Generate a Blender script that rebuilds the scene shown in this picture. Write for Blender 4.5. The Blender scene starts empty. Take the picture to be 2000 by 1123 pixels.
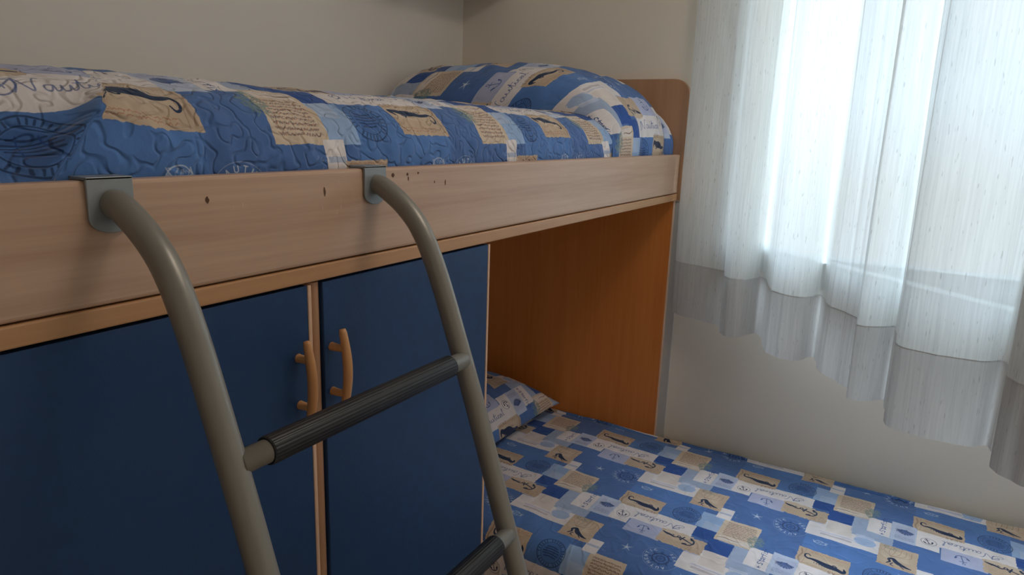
import bpy, bmesh, math, random
import numpy as np
from mathutils import Vector, Matrix

# ------------------------------------------------------------------ camera, sky, exposure
scene = bpy.context.scene
COL = scene.collection
R = math.radians

cam_d = bpy.data.cameras.new('camera')
cam = bpy.data.objects.new('camera', cam_d)
COL.objects.link(cam)
scene.camera = cam
cam_d.sensor_width = 36.0
cam_d.lens = 36.0 * 1347.41 / 2000.0
cam_d.clip_start = 0.02
_ya, _pi, _ro = R(30.2817), R(12.8783), R(1.8904)
_fw = Vector((math.cos(_pi) * math.cos(_ya), math.cos(_pi) * math.sin(_ya), -math.sin(_pi)))
_r = _fw.cross(Vector((0, 0, 1))).normalized()
_u = _r.cross(_fw)
_r2 = _r * math.cos(_ro) + _u * math.sin(_ro)
_u2 = -_r * math.sin(_ro) + _u * math.cos(_ro)
_m = Matrix((_r2, _u2, -_fw)).transposed().to_4x4()
_m.translation = Vector((-2.108, -0.6448, 1.417))
cam.matrix_world = _m

scene.view_settings.view_transform = 'Standard'
scene.view_settings.look = 'None'
scene.view_settings.gamma = 1.0
scene.view_settings.use_curve_mapping = False
scene.view_settings.exposure = 0.0
scene.cycles.use_denoising = True
scene.cycles.max_bounces = 12
scene.cycles.diffuse_bounces = 6
scene.cycles.transparent_max_bounces = 16
scene.cycles.sample_clamp_indirect = 6.0

world = bpy.data.worlds.new('sky')
scene.world = world
world.use_nodes = True
wt = world.node_tree
wt.nodes.clear()
w_out = wt.nodes.new('ShaderNodeOutputWorld')
w_bg = wt.nodes.new('ShaderNodeBackground')
w_geo = wt.nodes.new('ShaderNodeTexCoord')
w_sep = wt.nodes.new('ShaderNodeSeparateXYZ')
w_ramp = wt.nodes.new('ShaderNodeValToRGB')
w_ramp.color_ramp.elements[0].position = 0.47
w_ramp.color_ramp.elements[0].color = (0.42, 0.42, 0.41, 1)
w_ramp.color_ramp.elements[1].position = 0.53
w_ramp.color_ramp.elements[1].color = (0.70, 0.86, 1.0, 1)
w_map = wt.nodes.new('ShaderNodeMapRange')
w_map.inputs['From Min'].default_value = -1
w_map.inputs['From Max'].default_value = 1
wt.links.new(w_geo.outputs['Generated'], w_sep.inputs[0])
wt.links.new(w_sep.outputs['Z'], w_map.inputs['Value'])
wt.links.new(w_map.outputs[0], w_ramp.inputs['Fac'])
wt.links.new(w_ramp.outputs['Color'], w_bg.inputs['Color'])
w_bg.inputs['Strength'].default_value = 10.5
wt.links.new(w_bg.outputs[0], w_out.inputs[0])


def area_light(name, loc, target, sx, sy, energy, color, portal=False):
    d = bpy.data.lights.new(name, 'AREA')
    d.shape = 'RECTANGLE'
    d.size, d.size_y = sx, sy
    d.energy = energy
    d.color = color
    if portal:
        d.cycles.is_portal = True
    o = bpy.data.objects.new(name, d)
    COL.objects.link(o)
    o.location = loc
    o.rotation_euler = (Vector(target) - Vector(loc)).to_track_quat('-Z', 'Z').to_euler()
    return o


WIN_Y0, WIN_Y1, WIN_Z0, WIN_Z1 = -1.20, -0.165, 1.04, 2.20
# portal that guides the daylight through the window opening
area_light('window_portal', (0.10, (WIN_Y0 + WIN_Y1) / 2, (WIN_Z0 + WIN_Z1) / 2), (-1, (WIN_Y0 + WIN_Y1) / 2, (WIN_Z0 + WIN_Z1) / 2), 1.2, 1.0, 1.0, (1, 1, 1), portal=True)
# warm ceiling lamp of the room, behind the camera
area_light('ceiling_lamp_light', (-1.0, -0.85, 2.50), (-1.0, -0.85, 0.0), 0.5, 0.5, 6.0, (1.0, 0.86, 0.72))


# ------------------------------------------------------------------ helpers
def link_mesh(name, me, mats, parent=None, smooth=False):
    o = bpy.data.objects.new(name, me)
    COL.objects.link(o)
    for m in (mats if isinstance(mats, (list, tuple)) else [mats]):
        me.materials.append(m)
    if smooth:
        me.polygons.foreach_set('use_smooth', [True] * len(me.polygons))
    if parent is not None:
        o.parent = parent
        o.matrix_parent_inverse = Matrix.Translation(-parent.location)
    return o


def from_bm(name, bm, mat, parent=None, smooth=False):
    me = bpy.data.meshes.new(name)
    bm.normal_update()
    bm.to_mesh(me)
    bm.free()
    return link_mesh(name, me, mat, parent, smooth)


def thing(name, label, cat, loc=(0, 0, 0), group=None):
    o = bpy.data.objects.new(name, None)
    o.empty_display_size = 0.1
    COL.objects.link(o)
    o.location = loc
    tag(o, label, cat, group)
    return o


def tag(o, label=None, cat=None, group=None, kind=None):
    if label: o['label'] = label
    if cat: o['category'] = cat
    if group: o['group'] = group
    if kind: o['kind'] = kind
    return o


def add_box(bm, x0, x1, y0, y1, z0, z1, bevel=0.0, seg=2):
    t = bmesh.new()
    vs = [t.verts.new((x, y, z)) for x in (x0, x1) for y in (y0, y1) for z in (z0, z1)]
    for f in ((0, 1, 3, 2), (4, 6, 7, 5), (0, 4, 5, 1), (2, 3, 7, 6), (0, 2, 6, 4), (1, 5, 7, 3)):
        t.faces.new([vs[i] for i in f])
    bmesh.ops.recalc_face_normals(t, faces=t.faces)
    if bevel > 0:
        bmesh.ops.bevel(t, geom=list(t.edges), offset=bevel, segments=seg, profile=0.5, affect='EDGES', clamp_overlap=True)
    me = bpy.data.meshes.new('tmp')
    t.to_mesh(me)
    t.free()
    bm.from_mesh(me)
    bpy.data.meshes.remove(me)


def box(name, x0, x1, y0, y1, z0, z1, mat, parent=None, bevel=0.0, seg=2):
    bm = bmesh.new()
    add_box(bm, x0, x1, y0, y1, z0, z1, bevel, seg)
    return from_bm(name, bm, mat, parent)


def catmull(pts, n):
    P = [np.array(p, float) for p in pts]
    P = [2 * P[0] - P[1]] + P + [2 * P[-1] - P[-2]]
    out = []
    for i in range(1, len(P) - 2):
        for k in range(n):
            t = k / n
            a, b, c, d = P[i - 1], P[i], P[i + 1], P[i + 2]
            out.append(0.5 * ((2 * b) + (-a + c) * t + (2 * a - 5 * b + 4 * c - d) * t * t + (-a + 3 * b - 3 * c + d) * t ** 3))
    out.append(P[-2])
    return np.array(out)


def add_tube(bm, pts, rad, seg=24, caps=True):
    """round tube along a list of points; rad a number or one per point"""
    pts = [Vector(p) for p in pts]
    n = len(pts)
    rads = rad if hasattr(rad, '__len__') else [rad] * n
    ref = None
    rings = []
    for i, p in enumerate(pts):
        d = (pts[min(i + 1, n - 1)] - pts[max(i - 1, 0)]).normalized()
        if ref is None:
            ref = d.orthogonal().normalized()
        ref = (ref - d * ref.dot(d)).normalized()
        b = d.cross(ref)
        rings.append([bm.verts.new(p + (ref * math.cos(a) + b * math.sin(a)) * rads[i]) for a in [2 * math.pi * k / seg for k in range(seg)]])
    for i in range(n - 1):
        for k in range(seg):
            bm.faces.new((rings[i][k], rings[i][(k + 1) % seg], rings[i + 1][(k + 1) % seg], rings[i + 1][k]))
    if caps:
        bm.faces.new(list(reversed(rings[0])))
        bm.faces.new(rings[-1])


def add_prism(bm, outline, axis, a0, a1, bevel=0.0):
    """extrude a 2-D outline along axis (0,1,2) between a0 and a1"""
    t = bmesh.new()
    def v(p, a):
        c = [p[0], p[1]]
        c.insert(axis, a)
        return t.verts.new(c)
    A = [v(p, a0) for p in outline]
    B = [v(p, a1) for p in outline]
    t.faces.new(A)
    t.faces.new(list(reversed(B)))
    n = len(outline)
    for i in range(n):
        t.faces.new((A[(i + 1) % n], A[i], B[i], B[(i + 1) % n]))
    bmesh.ops.recalc_face_normals(t, faces=t.faces)
    if bevel:
        es = [e for e in t.edges if len(e.link_faces) == 2 and e.calc_face_angle(0) > 0.6]
        bmesh.ops.bevel(t, geom=es, offset=bevel, segments=2, profile=0.5, affect='EDGES', clamp_overlap=True)
    me = bpy.data.meshes.new('tmp')
    t.to_mesh(me)
    t.free()
    bm.from_mesh(me)
    bpy.data.meshes.remove(me)


def grid_mesh(name, V, UV=None):
    """V: (n,m,3) array -> grid mesh with optional uv (n,m,2)"""
    n, m = V.shape[:2]
    me = bpy.data.meshes.new(name)
    idx = np.arange(n * m).reshape(n, m)
    F = np.stack([idx[:-1, :-1], idx[1:, :-1], idx[1:, 1:], idx[:-1, 1:]], -1).reshape(-1, 4)
    me.vertices.add(n * m)
    me.vertices.foreach_set('co', V.reshape(-1).astype(np.float32))
    me.loops.add(F.size)
    me.loops.foreach_set('vertex_index', F.reshape(-1).astype(np.int32))
    me.polygons.add(len(F))
    me.polygons.foreach_set('loop_start', np.arange(0, F.size, 4, dtype=np.int32))
    me.update(calc_edges=True)
    if UV is not None:
        ul = me.uv_layers.new(name='print')
        ul.data.foreach_set('uv', UV.reshape(-1, 2)[F.reshape(-1)].reshape(-1).astype(np.float32))
    me.validate()
    return me


def vnoise(x, y, seed=0, oct=3):
    """smooth value noise on arrays"""
    rng = np.random.RandomState(seed)
    tab = rng.rand(64, 64)
    out = np.zeros_like(x, dtype=float)
    amp, tot = 1.0, 0.0
    for o in range(oct):
        xi, yi = np.floor(x).astype(int), np.floor(y).astype(int)
        fx, fy = x - xi, y - yi
        fx, fy = fx * fx * (3 - 2 * fx), fy * fy * (3 - 2 * fy)
        g = lambda a, b: tab[a % 64, b % 64]
        out += amp * ((g(xi, yi) * (1 - fx) + g(xi + 1, yi) * fx) * (1 - fy) + (g(xi, yi + 1) * (1 - fx) + g(xi + 1, yi + 1) * fx) * fy)
        tot += amp
        amp *= 0.5
        x, y = x * 2 + 7.3, y * 2 + 3.1
    return out / tot


# ------------------------------------------------------------------ materials
def srgb(r, g, b):
    f = lambda c: (c / 255) / 12.92 if c / 255 <= 0.04045 else ((c / 255 + 0.055) / 1.055) ** 2.4
    return (f(r), f(g), f(b), 1.0)


def new_mat(name):
    m = bpy.data.materials.new(name)
    m.use_nodes = True
    nt = m.node_tree
    b = nt.nodes['Principled BSDF']
    return m, nt, b


def noise_node(nt, scale, vec, detail=4, rough=0.5, loc=(0, 0)):
    mp = nt.nodes.new('ShaderNodeMapping')
    mp.inputs['Scale'].default_value = vec
    tc = nt.nodes.new('ShaderNodeTexCoord')
    nt.links.new(tc.outputs['Object'], mp.inputs['Vector'])
    n = nt.nodes.new('ShaderNodeTexNoise')
    n.inputs['Scale'].default_value = scale
    n.inputs['Detail'].default_value = detail
    n.inputs['Roughness'].default_value = rough
    nt.links.new(mp.outputs[0], n.inputs['Vector'])
    return n


def mat_plain(name, c, rough=0.5, metal=0.0, var=0.06, vscale=30, bump=0.0, spec=0.5, bscale=None):
    m, nt, b = new_mat(name)
    n = noise_node(nt, vscale, (1, 1, 1))
    r = nt.nodes.new('ShaderNodeValToRGB')
    r.color_ramp.elements[0].position, r.color_ramp.elements[1].position = 0.3, 0.7
    r.color_ramp.elements[0].color = (c[0] * (1 - var), c[1] * (1 - var), c[2] * (1 - var), 1)
    r.color_ramp.elements[1].color = (c[0] * (1 + var), c[1] * (1 + var), c[2] * (1 + var), 1)
    nt.links.new(n.outputs['Fac'], r.inputs['Fac'])
    nt.links.new(r.outputs['Color'], b.inputs['Base Color'])
    b.inputs['Roughness'].default_value = rough
    b.inputs['Metallic'].default_value = metal
    b.inputs['Specular IOR Level'].default_value = spec
    if bump:
        n2 = noise_node(nt, bscale or vscale * 8, (1, 1, 1), 3)
        bp = nt.nodes.new('ShaderNodeBump')
        bp.inputs['Strength'].default_value = bump
        bp.inputs['Distance'].default_value = 0.002
        nt.links.new(n2.outputs['Fac'], bp.inputs['Height'])
        nt.links.new(bp.outputs[0], b.inputs['Normal'])
    return m


def mat_wood(name, light, dark, axis_scale, rough=0.42, fleck=0.35, scale=1.0):
    """laminate wood: fine grain stretched along the axis whose scale is small"""
    m, nt, b = new_mat(name)
    n1 = noise_node(nt, 9 * scale, axis_scale, 6, 0.6)
    n2 = noise_node(nt, 60 * scale, axis_scale, 3, 0.6)
    mix = nt.nodes.new('ShaderNodeMath')
    mix.operation = 'MULTIPLY_ADD'
    mix.inputs[1].default_value = fleck
    nt.links.new(n2.outputs['Fac'], mix.inputs[0])
    sc = nt.nodes.new('ShaderNodeMath')
    sc.operation = 'MULTIPLY'
    sc.inputs[1].default_value = 1 - fleck
    nt.links.new(n1.outputs['Fac'], sc.inputs[0])
    nt.links.new(sc.outputs[0], mix.inputs[2])
    r = nt.nodes.new('ShaderNodeValToRGB')
    r.color_ramp.elements[0].position, r.color_ramp.elements[1].position = 0.36, 0.62
    r.color_ramp.elements[0].color = dark
    r.color_ramp.elements[1].color = light
    nt.links.new(mix.outputs[0], r.inputs['Fac'])
    nt.links.new(r.outputs['Color'], b.inputs['Base Color'])
    b.inputs['Roughness'].default_value = rough
    bp = nt.nodes.new('ShaderNodeBump')
    bp.inputs['Strength'].default_value = 0.05
    bp.inputs['Distance'].default_value = 0.001
    nt.links.new(n2.outputs['Fac'], bp.inputs['Height'])
    nt.links.new(bp.outputs[0], b.inputs['Normal'])
    return m


M = {}
M['wall'] = mat_plain('wall_paint', srgb(238, 231, 221), 0.9, var=0.015, vscale=3, bump=0.08, bscale=90)
M['wall_lamplit'] = mat_plain('wall_paint_lamplit', srgb(240, 231, 217), 0.9, var=0.015, vscale=3, bump=0.08, bscale=90)  # warm tint of the lamp light mixed into the window wall's colour
M['ceiling'] = mat_plain('ceiling_paint', srgb(242, 239, 233), 0.9, var=0.01)
M['floor'] = mat_plain('floor_tile', srgb(185, 165, 140), 0.4, var=0.1, vscale=6)
M['beech'] = mat_wood('beech_laminate', srgb(206, 174, 150), srgb(182, 146, 122), (0.06, 1.0, 1.6), rough=0.34)
M['beech_edge'] = mat_wood('beech_edge', srgb(200, 154, 112), srgb(182, 134, 92), (0.06, 1.0, 1.6), rough=0.34)
M['beech_v'] = mat_wood('beech_laminate_upright', srgb(192, 148, 114), srgb(172, 128, 96), (1.6, 1.0, 0.06))
M['beech_band'] = mat_wood('pale_edge_band', srgb(232, 196, 168), srgb(222, 180, 150), (1.6, 1.0, 0.06))
M['cherry'] = mat_wood('orange_wood_panel', srgb(226, 142, 70), srgb(216, 128, 58), (1.2, 1.6, 0.06), rough=0.45, fleck=0.5)
M['beech_handle'] = mat_wood('turned_beech', srgb(214, 160, 108), srgb(196, 138, 86), (1.6, 1.6, 0.1), rough=0.35)
M['blue'] = mat_plain('blue_laminate', srgb(30, 64, 108), 0.42, var=0.05, vscale=60, bump=0.12, bscale=500, spec=0.4)
M['silver'] = mat_plain('silver_grey_enamel', srgb(140, 137, 130), 0.36, metal=0.25, var=0.02, vscale=20, bump=0.04, bscale=700)
M['bracket'] = mat_plain('grey_bracket_enamel', srgb(146, 152, 156), 0.42, metal=0.3, var=0.02)
M['rubber'] = mat_plain('black_rubber', srgb(27, 29, 33), 0.34, var=0.05, vscale=80)
M['white_pvc'] = mat_plain('white_window_frame', srgb(235, 236, 236), 0.4, var=0.01)
M['gap_shade'] = mat_plain('shadow_gap_grey', srgb(190, 190, 188), 0.5, var=0.02)
M['dark_mark'] = mat_plain('dent_brown', srgb(96, 66, 48), 0.8, var=0.1)
M['pale_mark'] = mat_plain('scratch_pale', srgb(225, 205, 190), 0.7, var=0.05)
M['shelf'] = mat_wood('shelf_beech', srgb(190, 160, 132), srgb(170, 138, 108), (0.06, 1.0, 1.6))

# window glass
gm, nt, b = new_mat('window_glass')
nt.nodes.remove(b)
o_ = nt.nodes['Material Output']
tr = nt.nodes.new('ShaderNodeBsdfTransparent')
tr.inputs[0].default_value = (0.93, 0.96, 0.97, 1)
gl = nt.nodes.new('ShaderNodeBsdfGlossy')
gl.inputs['Roughness'].default_value = 0.02
mx = nt.nodes.new('ShaderNodeMixShader')
mx.inputs[0].default_value = 0.08
nt.links.new(tr.outputs[0], mx.inputs[1]); nt.links.new(gl.outputs[0], mx.inputs[2])
nt.links.new(mx.outputs[0], o_.inputs[0])
M['glass'] = gm


def mat_curtain(name, col, transp, transl, fleck=0.6):
    """thin slubbed cloth: diffuse + translucent + open weave"""
    m, nt, b = new_mat(name)
    nt.nodes.remove(b)
    out = nt.nodes['Material Output']
    uv = nt.nodes.new('ShaderNodeUVMap')
    uv.uv_map = 'print'
    def nz(sx, sy, scale, detail=3):
        mp = nt.nodes.new('ShaderNodeMapping')
        mp.inputs['Scale'].default_value = (sx, sy, 1)
        nt.links.new(uv.outputs[0], mp.inputs[0])
        n = nt.nodes.new('ShaderNodeTexNoise')
        n.inputs['Scale'].default_value = scale
        n.inputs['Detail'].default_value = detail
        nt.links.new(mp.outputs[0], n.inputs['Vector'])
        return n
    st = nz(1.0, 0.03, 260, 4)           # vertical threads
    sl = nz(1.0, 0.16, 240, 1)           # slubs: short dark dashes
    r1 = nt.nodes.new('ShaderNodeValToRGB')
    r1.color_ramp.elements[0].position, r1.color_ramp.elements[1].position = 0.3, 0.7
    r1.color_ramp.elements[0].color = tuple(c * 0.86 for c in col[:3]) + (1,)
    r1.color_ramp.elements[1].color = col
    nt.links.new(st.outputs['Fac'], r1.inputs['Fac'])
    r2 = nt.nodes.new('ShaderNodeValToRGB')
    r2.color_ramp.elements[0].position, r2.color_ramp.elements[1].position = 0.27, 0.32
    r2.color_ramp.elements[0].color = (0.45, 0.42, 0.40, 1)
    r2.color_ramp.elements[1].color = (1, 1, 1, 1)
    nt.links.new(sl.outputs['Fac'], r2.inputs['Fac'])
    mu = nt.nodes.new('ShaderNodeMixRGB')
    mu.blend_type = 'MULTIPLY'
    mu.inputs[0].default_value = fleck
    nt.links.new(r1.outputs[0], mu.inputs[1]); nt.links.new(r2.outputs[0], mu.inputs[2])
    df = nt.nodes.new('ShaderNodeBsdfDiffuse')
    tl = nt.nodes.new('ShaderNodeBsdfTranslucent')
    tp = nt.nodes.new('ShaderNodeBsdfTransparent')
    nt.links.new(mu.outputs[0], df.inputs[0]); nt.links.new(mu.outputs[0], tl.inputs[0])
    m1 = nt.nodes.new('ShaderNodeMixShader')
    m1.inputs[0].default_value = transl
    nt.links.new(df.outputs[0], m1.inputs[1]); nt.links.new(tl.outputs[0], m1.inputs[2])
    m2 = nt.nodes.new('ShaderNodeMixShader')
    m2.inputs[0].default_value = transp
    nt.links.new(m1.outputs[0], m2.inputs[1]); nt.links.new(tp.outputs[0], m2.inputs[2])
    bp = nt.nodes.new('ShaderNodeBump')
    bp.inputs['Strength'].default_value = 0.15
    bp.inputs['Distance'].default_value = 0.001
    nt.links.new(st.outputs['Fac'], bp.inputs['Height'])
    nt.links.new(bp.outputs[0], df.inputs['Normal'])
    nt.links.new(m2.outputs[0], out.inputs[0])
    return m


M['voile'] = mat_curtain('sheer_white_voile', (0.86, 0.86, 0.84, 1), 0.045, 0.30, 0.4)
M['voile_hem'] = mat_curtain('doubled_voile_hem', (0.68, 0.66, 0.64, 1), 0.01, 0.28, 0.4)


# ------------------------------------------------------------------ nautical patchwork print, drawn stroke by stroke
PA, PB = 0.453, 0.650                      # repeat of the print in metres
TW, TH = 1088, 1560
SX, SY = TW / PA, TH / PB
C = {k: np.array(srgb(*v)[:3]) for k, v in dict(
    mid=(80, 114, 172), mid2=(86, 126, 188), deep=(44, 84, 156), lilac=(176, 182, 212), white=(226, 220, 222),
    beige=(196, 174, 152), beige2=(208, 190, 170), light=(152, 180, 220), pale=(188, 200, 224), ink=(34, 52, 84),
    ink2=(52, 84, 146), red=(170, 108, 86), brown=(120, 88, 68), green=(120, 142, 140), stripe=(178, 170, 180),
    grey=(160, 176, 204), sketch=(204, 216, 232)).items()}
IMG = np.empty((TH, TW, 3)); IMG[:] = C['mid']
_yy, _xx = np.mgrid[0:TH, 0:TW]
_n = vnoise(_xx / TW * 16, _yy / TH * 16, 3, 4)[..., None]


def paint(mask_fn, p0, p1, q0, q1, col, a=1.0):
    """mask_fn(p,q) -> coverage; drawn at both half-drop copies with wrap-around"""
    pad = 0.002
    for (dp, dq) in ((0, 0), (PA / 2, PB / 2)):
        i0, i1 = int((p0 + dp - pad) * SX), int((p1 + dp + pad) * SX) + 1
        j0, j1 = int((q0 + dq - pad) * SY), int((q1 + dq + pad) * SY) + 1
        ii, jj = np.arange(i0, i1), np.arange(j0, j1)
        if len(ii) == 0 or len(jj) == 0: continue
        Pg, Qg = np.meshgrid((ii + 0.5) / SX - dp, (jj + 0.5) / SY - dq)
        mk = np.clip(mask_fn(Pg, Qg), 0, 1)[..., None] * a
        ix = np.ix_(jj % TH, ii % TW)
        cc = C[col] if isinstance(col, str) else col
        IMG[ix] = IMG[ix] * (1 - mk) + cc * mk


def rect(p0, p1, q0, q1, col, a=1.0, rag=0.0008):
    def f(P, Q):
        w = (vnoise(P * 180 + 9, Q * 180 + 4, 5, 2) - 0.5) * 2 * rag
        d = np.minimum(np.minimum(P - p0, p1 - P), np.minimum(Q - q0, q1 - Q)) + w
        return d * SX + 0.5
    paint(f, p0, p1, q0, q1, col, a)


def stroke(pts, w, col, a=1.0, n=6, smooth=True):
    pts = np.array(pts, float)
    W = np.array(w if hasattr(w, '__len__') else [w] * len(pts), float)
    if smooth and len(pts) > 2:
        L = catmull(np.column_stack([pts, W]), n)
        pts, W = L[:, :2], L[:, 2]
    mw = W.max()
    def f(P, Q):
        best = np.full(P.shape, -9.0)
        for k in range(len(pts) - 1):
            ax, ay = pts[k]; bx, by = pts[k + 1]
            dx, dy = bx - ax, by - ay
            t = np.clip(((P - ax) * dx + (Q - ay) * dy) / (dx * dx + dy * dy + 1e-12), 0, 1)
            d = np.hypot(P - ax - t * dx, Q - ay - t * dy)
            best = np.maximum(best, (W[k] * (1 - t) + W[k + 1] * t) / 2 - d)
        return best * SX + 0.5
    paint(f, pts[:, 0].min() - mw, pts[:, 0].max() + mw, pts[:, 1].min() - mw, pts[:, 1].max() + mw, col, a)


def tf(pts, o, s=1.0, ang=0.0):
    c, n = math.cos(R(ang)), math.sin(R(ang))
    return [(o[0] + s * (x * c - y * n), o[1] + s * (x * n + y * c)) for x, y in pts]


def ring(o, r, w, col, a=1.0, r2=None):
    r2 = r2 or r
    paint(lambda P, Q: (w / 2 - abs(np.hypot((P - o[0]) / r, (Q - o[1]) / r2) - 1) * (r + r2) / 2) * SX + 0.5,
          o[0] - r - w, o[0] + r + w, o[1] - r2 - w, o[1] + r2 + w, col, a)


def disc(o, r, col, a=1.0, r2=None):
    r2 = r2 or r
    paint(lambda P, Q: (1 - np.hypot((P - o[0]) / r, (Q - o[1]) / r2)) * min(r, r2) * SX + 0.5, o[0] - r, o[0] + r, o[1] - r2, o[1] + r2, col, a)


GL = {  # stroke letters on a 1 x 1.4 cell
    'A': [[(0, 0), (.5, 1.4), (1, 0)], [(.2, .5), (.8, .5)]], 'U': [[(0, 1.4), (0, .3), (.5, 0), (1, .3), (1, 1.4)]],
    'T': [[(0, 1.4), (1, 1.4)], [(.5, 1.4), (.5, 0)]], 'H': [[(0, 0), (0, 1.4)], [(1, 0), (1, 1.4)], [(0, .7), (1, .7)]],
    'E': [[(1, 0), (0, 0), (0, 1.4), (1, 1.4)], [(0, .7), (.8, .7)]], 'N': [[(0, 0), (0, 1.4), (1, 0), (1, 1.4)]],
    'I': [[(.5, 0), (.5, 1.4)]], 'C': [[(1, 1.2), (.6, 1.4), (0, .9), (0, .5), (.6, 0), (1, .2)]],
    'S': [[(1, 1.2), (.4, 1.4), (.1, 1.0), (.8, .5), (.7, .05), (0, .15)]], 'L': [[(0, 1.4), (0, 0), (1, 0)]],
    'O': [[(.5, 0), (0, .7), (.5, 1.4), (1, .7), (.5, 0)]], 'R': [[(0, 0), (0, 1.4), (.9, 1.1), (0, .7), (1, 0)]],
    'P': [[(0, 0), (0, 1.4), (.9, 1.05), (0, .65)]], 'M': [[(0, 0), (0, 1.4), (.5, .6), (1, 1.4), (1, 0)]],
    't': [[(.5, 1.4), (.5, .1), (.8, 0)], [(.2, 1), (.9, 1)]], 'a': [[(.9, 1), (.2, .9), (.1, .2), (.8, .2), (.9, 1), (.9, 0)]],
    'r': [[(.2, 1), (.2, 0)], [(.2, .7), (.8, 1)]], 'f': [[(.9, 1.4), (.45, 1.2), (.45, 0)], [(.1, .9), (.8, .9)]],
    'i': [[(.5, 1), (.5, 0)], [(.5, 1.32), (.5, 1.36)]], 's': [[(.9, .9), (.2, .9), (.8, .35), (.1, .05)]],
    'h': [[(.1, 1.4), (.1, 0)], [(.1, .7), (.6, 1), (.85, .7), (.85, 0)]]}


def text(s, o, h, ang, col, w=None, sp=1.35, a=1.0):
    k = h / 1.4
    w = w or h * 0.14
    x = 0
    for ch in s:
        for g in GL.get(ch, []):
            stroke(tf([(px + x, py) for px, py in g], o, k, ang), w, col, a, smooth=False)
        x += (0.75 if ch in 'iItrf' else 1.0) * sp


def arc_text(s, o, r, a0, a1, h, col, a=1.0):
    for i, ch in enumerate(s):
        t = a0 + (a1 - a0) * i / max(1, len(s) - 1)
        c = (o[0] + r * math.cos(R(t)), o[1] + r * math.sin(R(t)))
        for g in GL.get(ch, []):
            stroke(tf([(px - .5, py - .7) for px, py in g], c, h / 1.4, t - 90), h * .2, col, a, smooth=False)


def anchor(o, s, ang, col, w=0.12, a=1.0):
    for pts in ([(0, .8), (0, -.9)], [(-.42, .5), (.42, .5)]):
        stroke(tf(pts, o, s, ang), w * s, col, a, smooth=False)
    stroke(tf([(-.8, -.25), (-.55, -.75), (0, -.95), (.55, -.75), (.8, -.25)], o, s, ang), w * 1.15 * s, col, a)
    stroke(tf([(-.8, -.2), (-.62, -.42)], o, s, ang), w * 1.9 * s, col, a, smooth=False)
    stroke(tf([(.8, -.2), (.62, -.42)], o, s, ang), w * 1.9 * s, col, a, smooth=False)
    ring(tf([(0, .98)], o, s, ang)[0], .17 * s, w * .7 * s, col, a)


rnd = random.Random(4)


def scribble(p0, p1, q0, q1, rows, w, col, vert=False, a=1.0, wig=0.9):
    for k in range(rows):
        q = q0 + (q1 - q0) * (k + .5) / rows
        hgt = (q1 - q0) / rows * 0.36 * wig
        x = p0
        while x < p1:
            L = rnd.uniform(.004, .010)
            e = min(x + L, p1)
            n = max(2, int((e - x) / .0013))
            stroke([(x + (e - x) * i / n, q + rnd.uniform(-hgt, hgt)) for i in range(n + 1)], w, col, a, smooth=False)
            x = e + rnd.uniform(.0012, .003)


def blot(o, rx, ry, n, s, col, a=0.8, seed=1):
    rr = random.Random(seed)
    for _ in range(n):
        t, d = rr.uniform(0, 6.28), math.sqrt(rr.random())
        c = (o[0] + rx * d * math.cos(t), o[1] + ry * d * math.sin(t))
        stroke([c, (c[0] + rr.uniform(-s, s), c[1] + rr.uniform(-s, s)), (c[0] + rr.uniform(-s, s), c[1] + rr.uniform(-s, s))], s * .3, col, a * rr.uniform(.5, 1), smooth=False)


# -- patches
rect(.075, .245, -.422, -.345, 'mid2'); rect(.186, .285, -.495, -.345, 'mid2')
rect(.138, .30, -.735, -.611, 'mid', rag=.0004)
rect(.073, .115, -.345, -.255, 'lilac')
rect(.070, .245, -.352, -.285, 'white')
rect(.104, .178, -.322, -.240, 'white'); rect(.112, .172, -.315, -.250, 'beige2', .35)
rect(.104, .176, -.338, -.330, 'stripe', .7); rect(.10, .18, -.326, -.321, 'lilac', .6)
rect(.170, .262, -.292, -.252, 'grey')
rect(.180, .222, -.300, -.284, 'pale', .8)
rect(.083, .292, -.552, -.489, 'white')
rect(.137, .232, -.611, -.549, 'lilac')
rect(.283, .356, -.487, -.408, 'light')
rect(.300, .350, -.487, -.45, 'pale', .5)
rect(.290, .354, -.533, -.487, 'deep'); rect(.333, .399, -.577, -.522, 'deep')
rect(.222, .334, -.607, -.545, 'beige', rag=.003); rect(.230, .300, -.560, -.541, 'beige2', rag=.003)
rect(.393, .432, -.578, -.515, 'grey')
rect(.393, .480, -.604, -.576, 'grey', .8)
rect(.340, .432, -.517, -.408, 'beige2', rag=.0012); rect(.348, .425, -.512, -.49, 'white', .5)
rect(.316, .352, -.415, -.361, 'white'); rect(.318, .350, -.392, -.384, 'grey', .8)
rect(.235, .318, -.386, -.292, 'beige', rag=.0015); rect(.242, .300, -.35, -.31, 'beige2', .7, rag=.004)
rect(.072, .186, -.495, -.422, 'beige', rag=.0018); rect(.085, .178, -.486, -.45, 'beige2', .6, rag=.004)
rect(-.026, .026, -.580, -.500, 'white')
rect(.026, .083, -.580, -.487, 'pale'); rect(.036, .080, -.57, -.50, 'lilac', .6)
rect(.083, .134, -.579, -.503, 'white')
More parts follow.
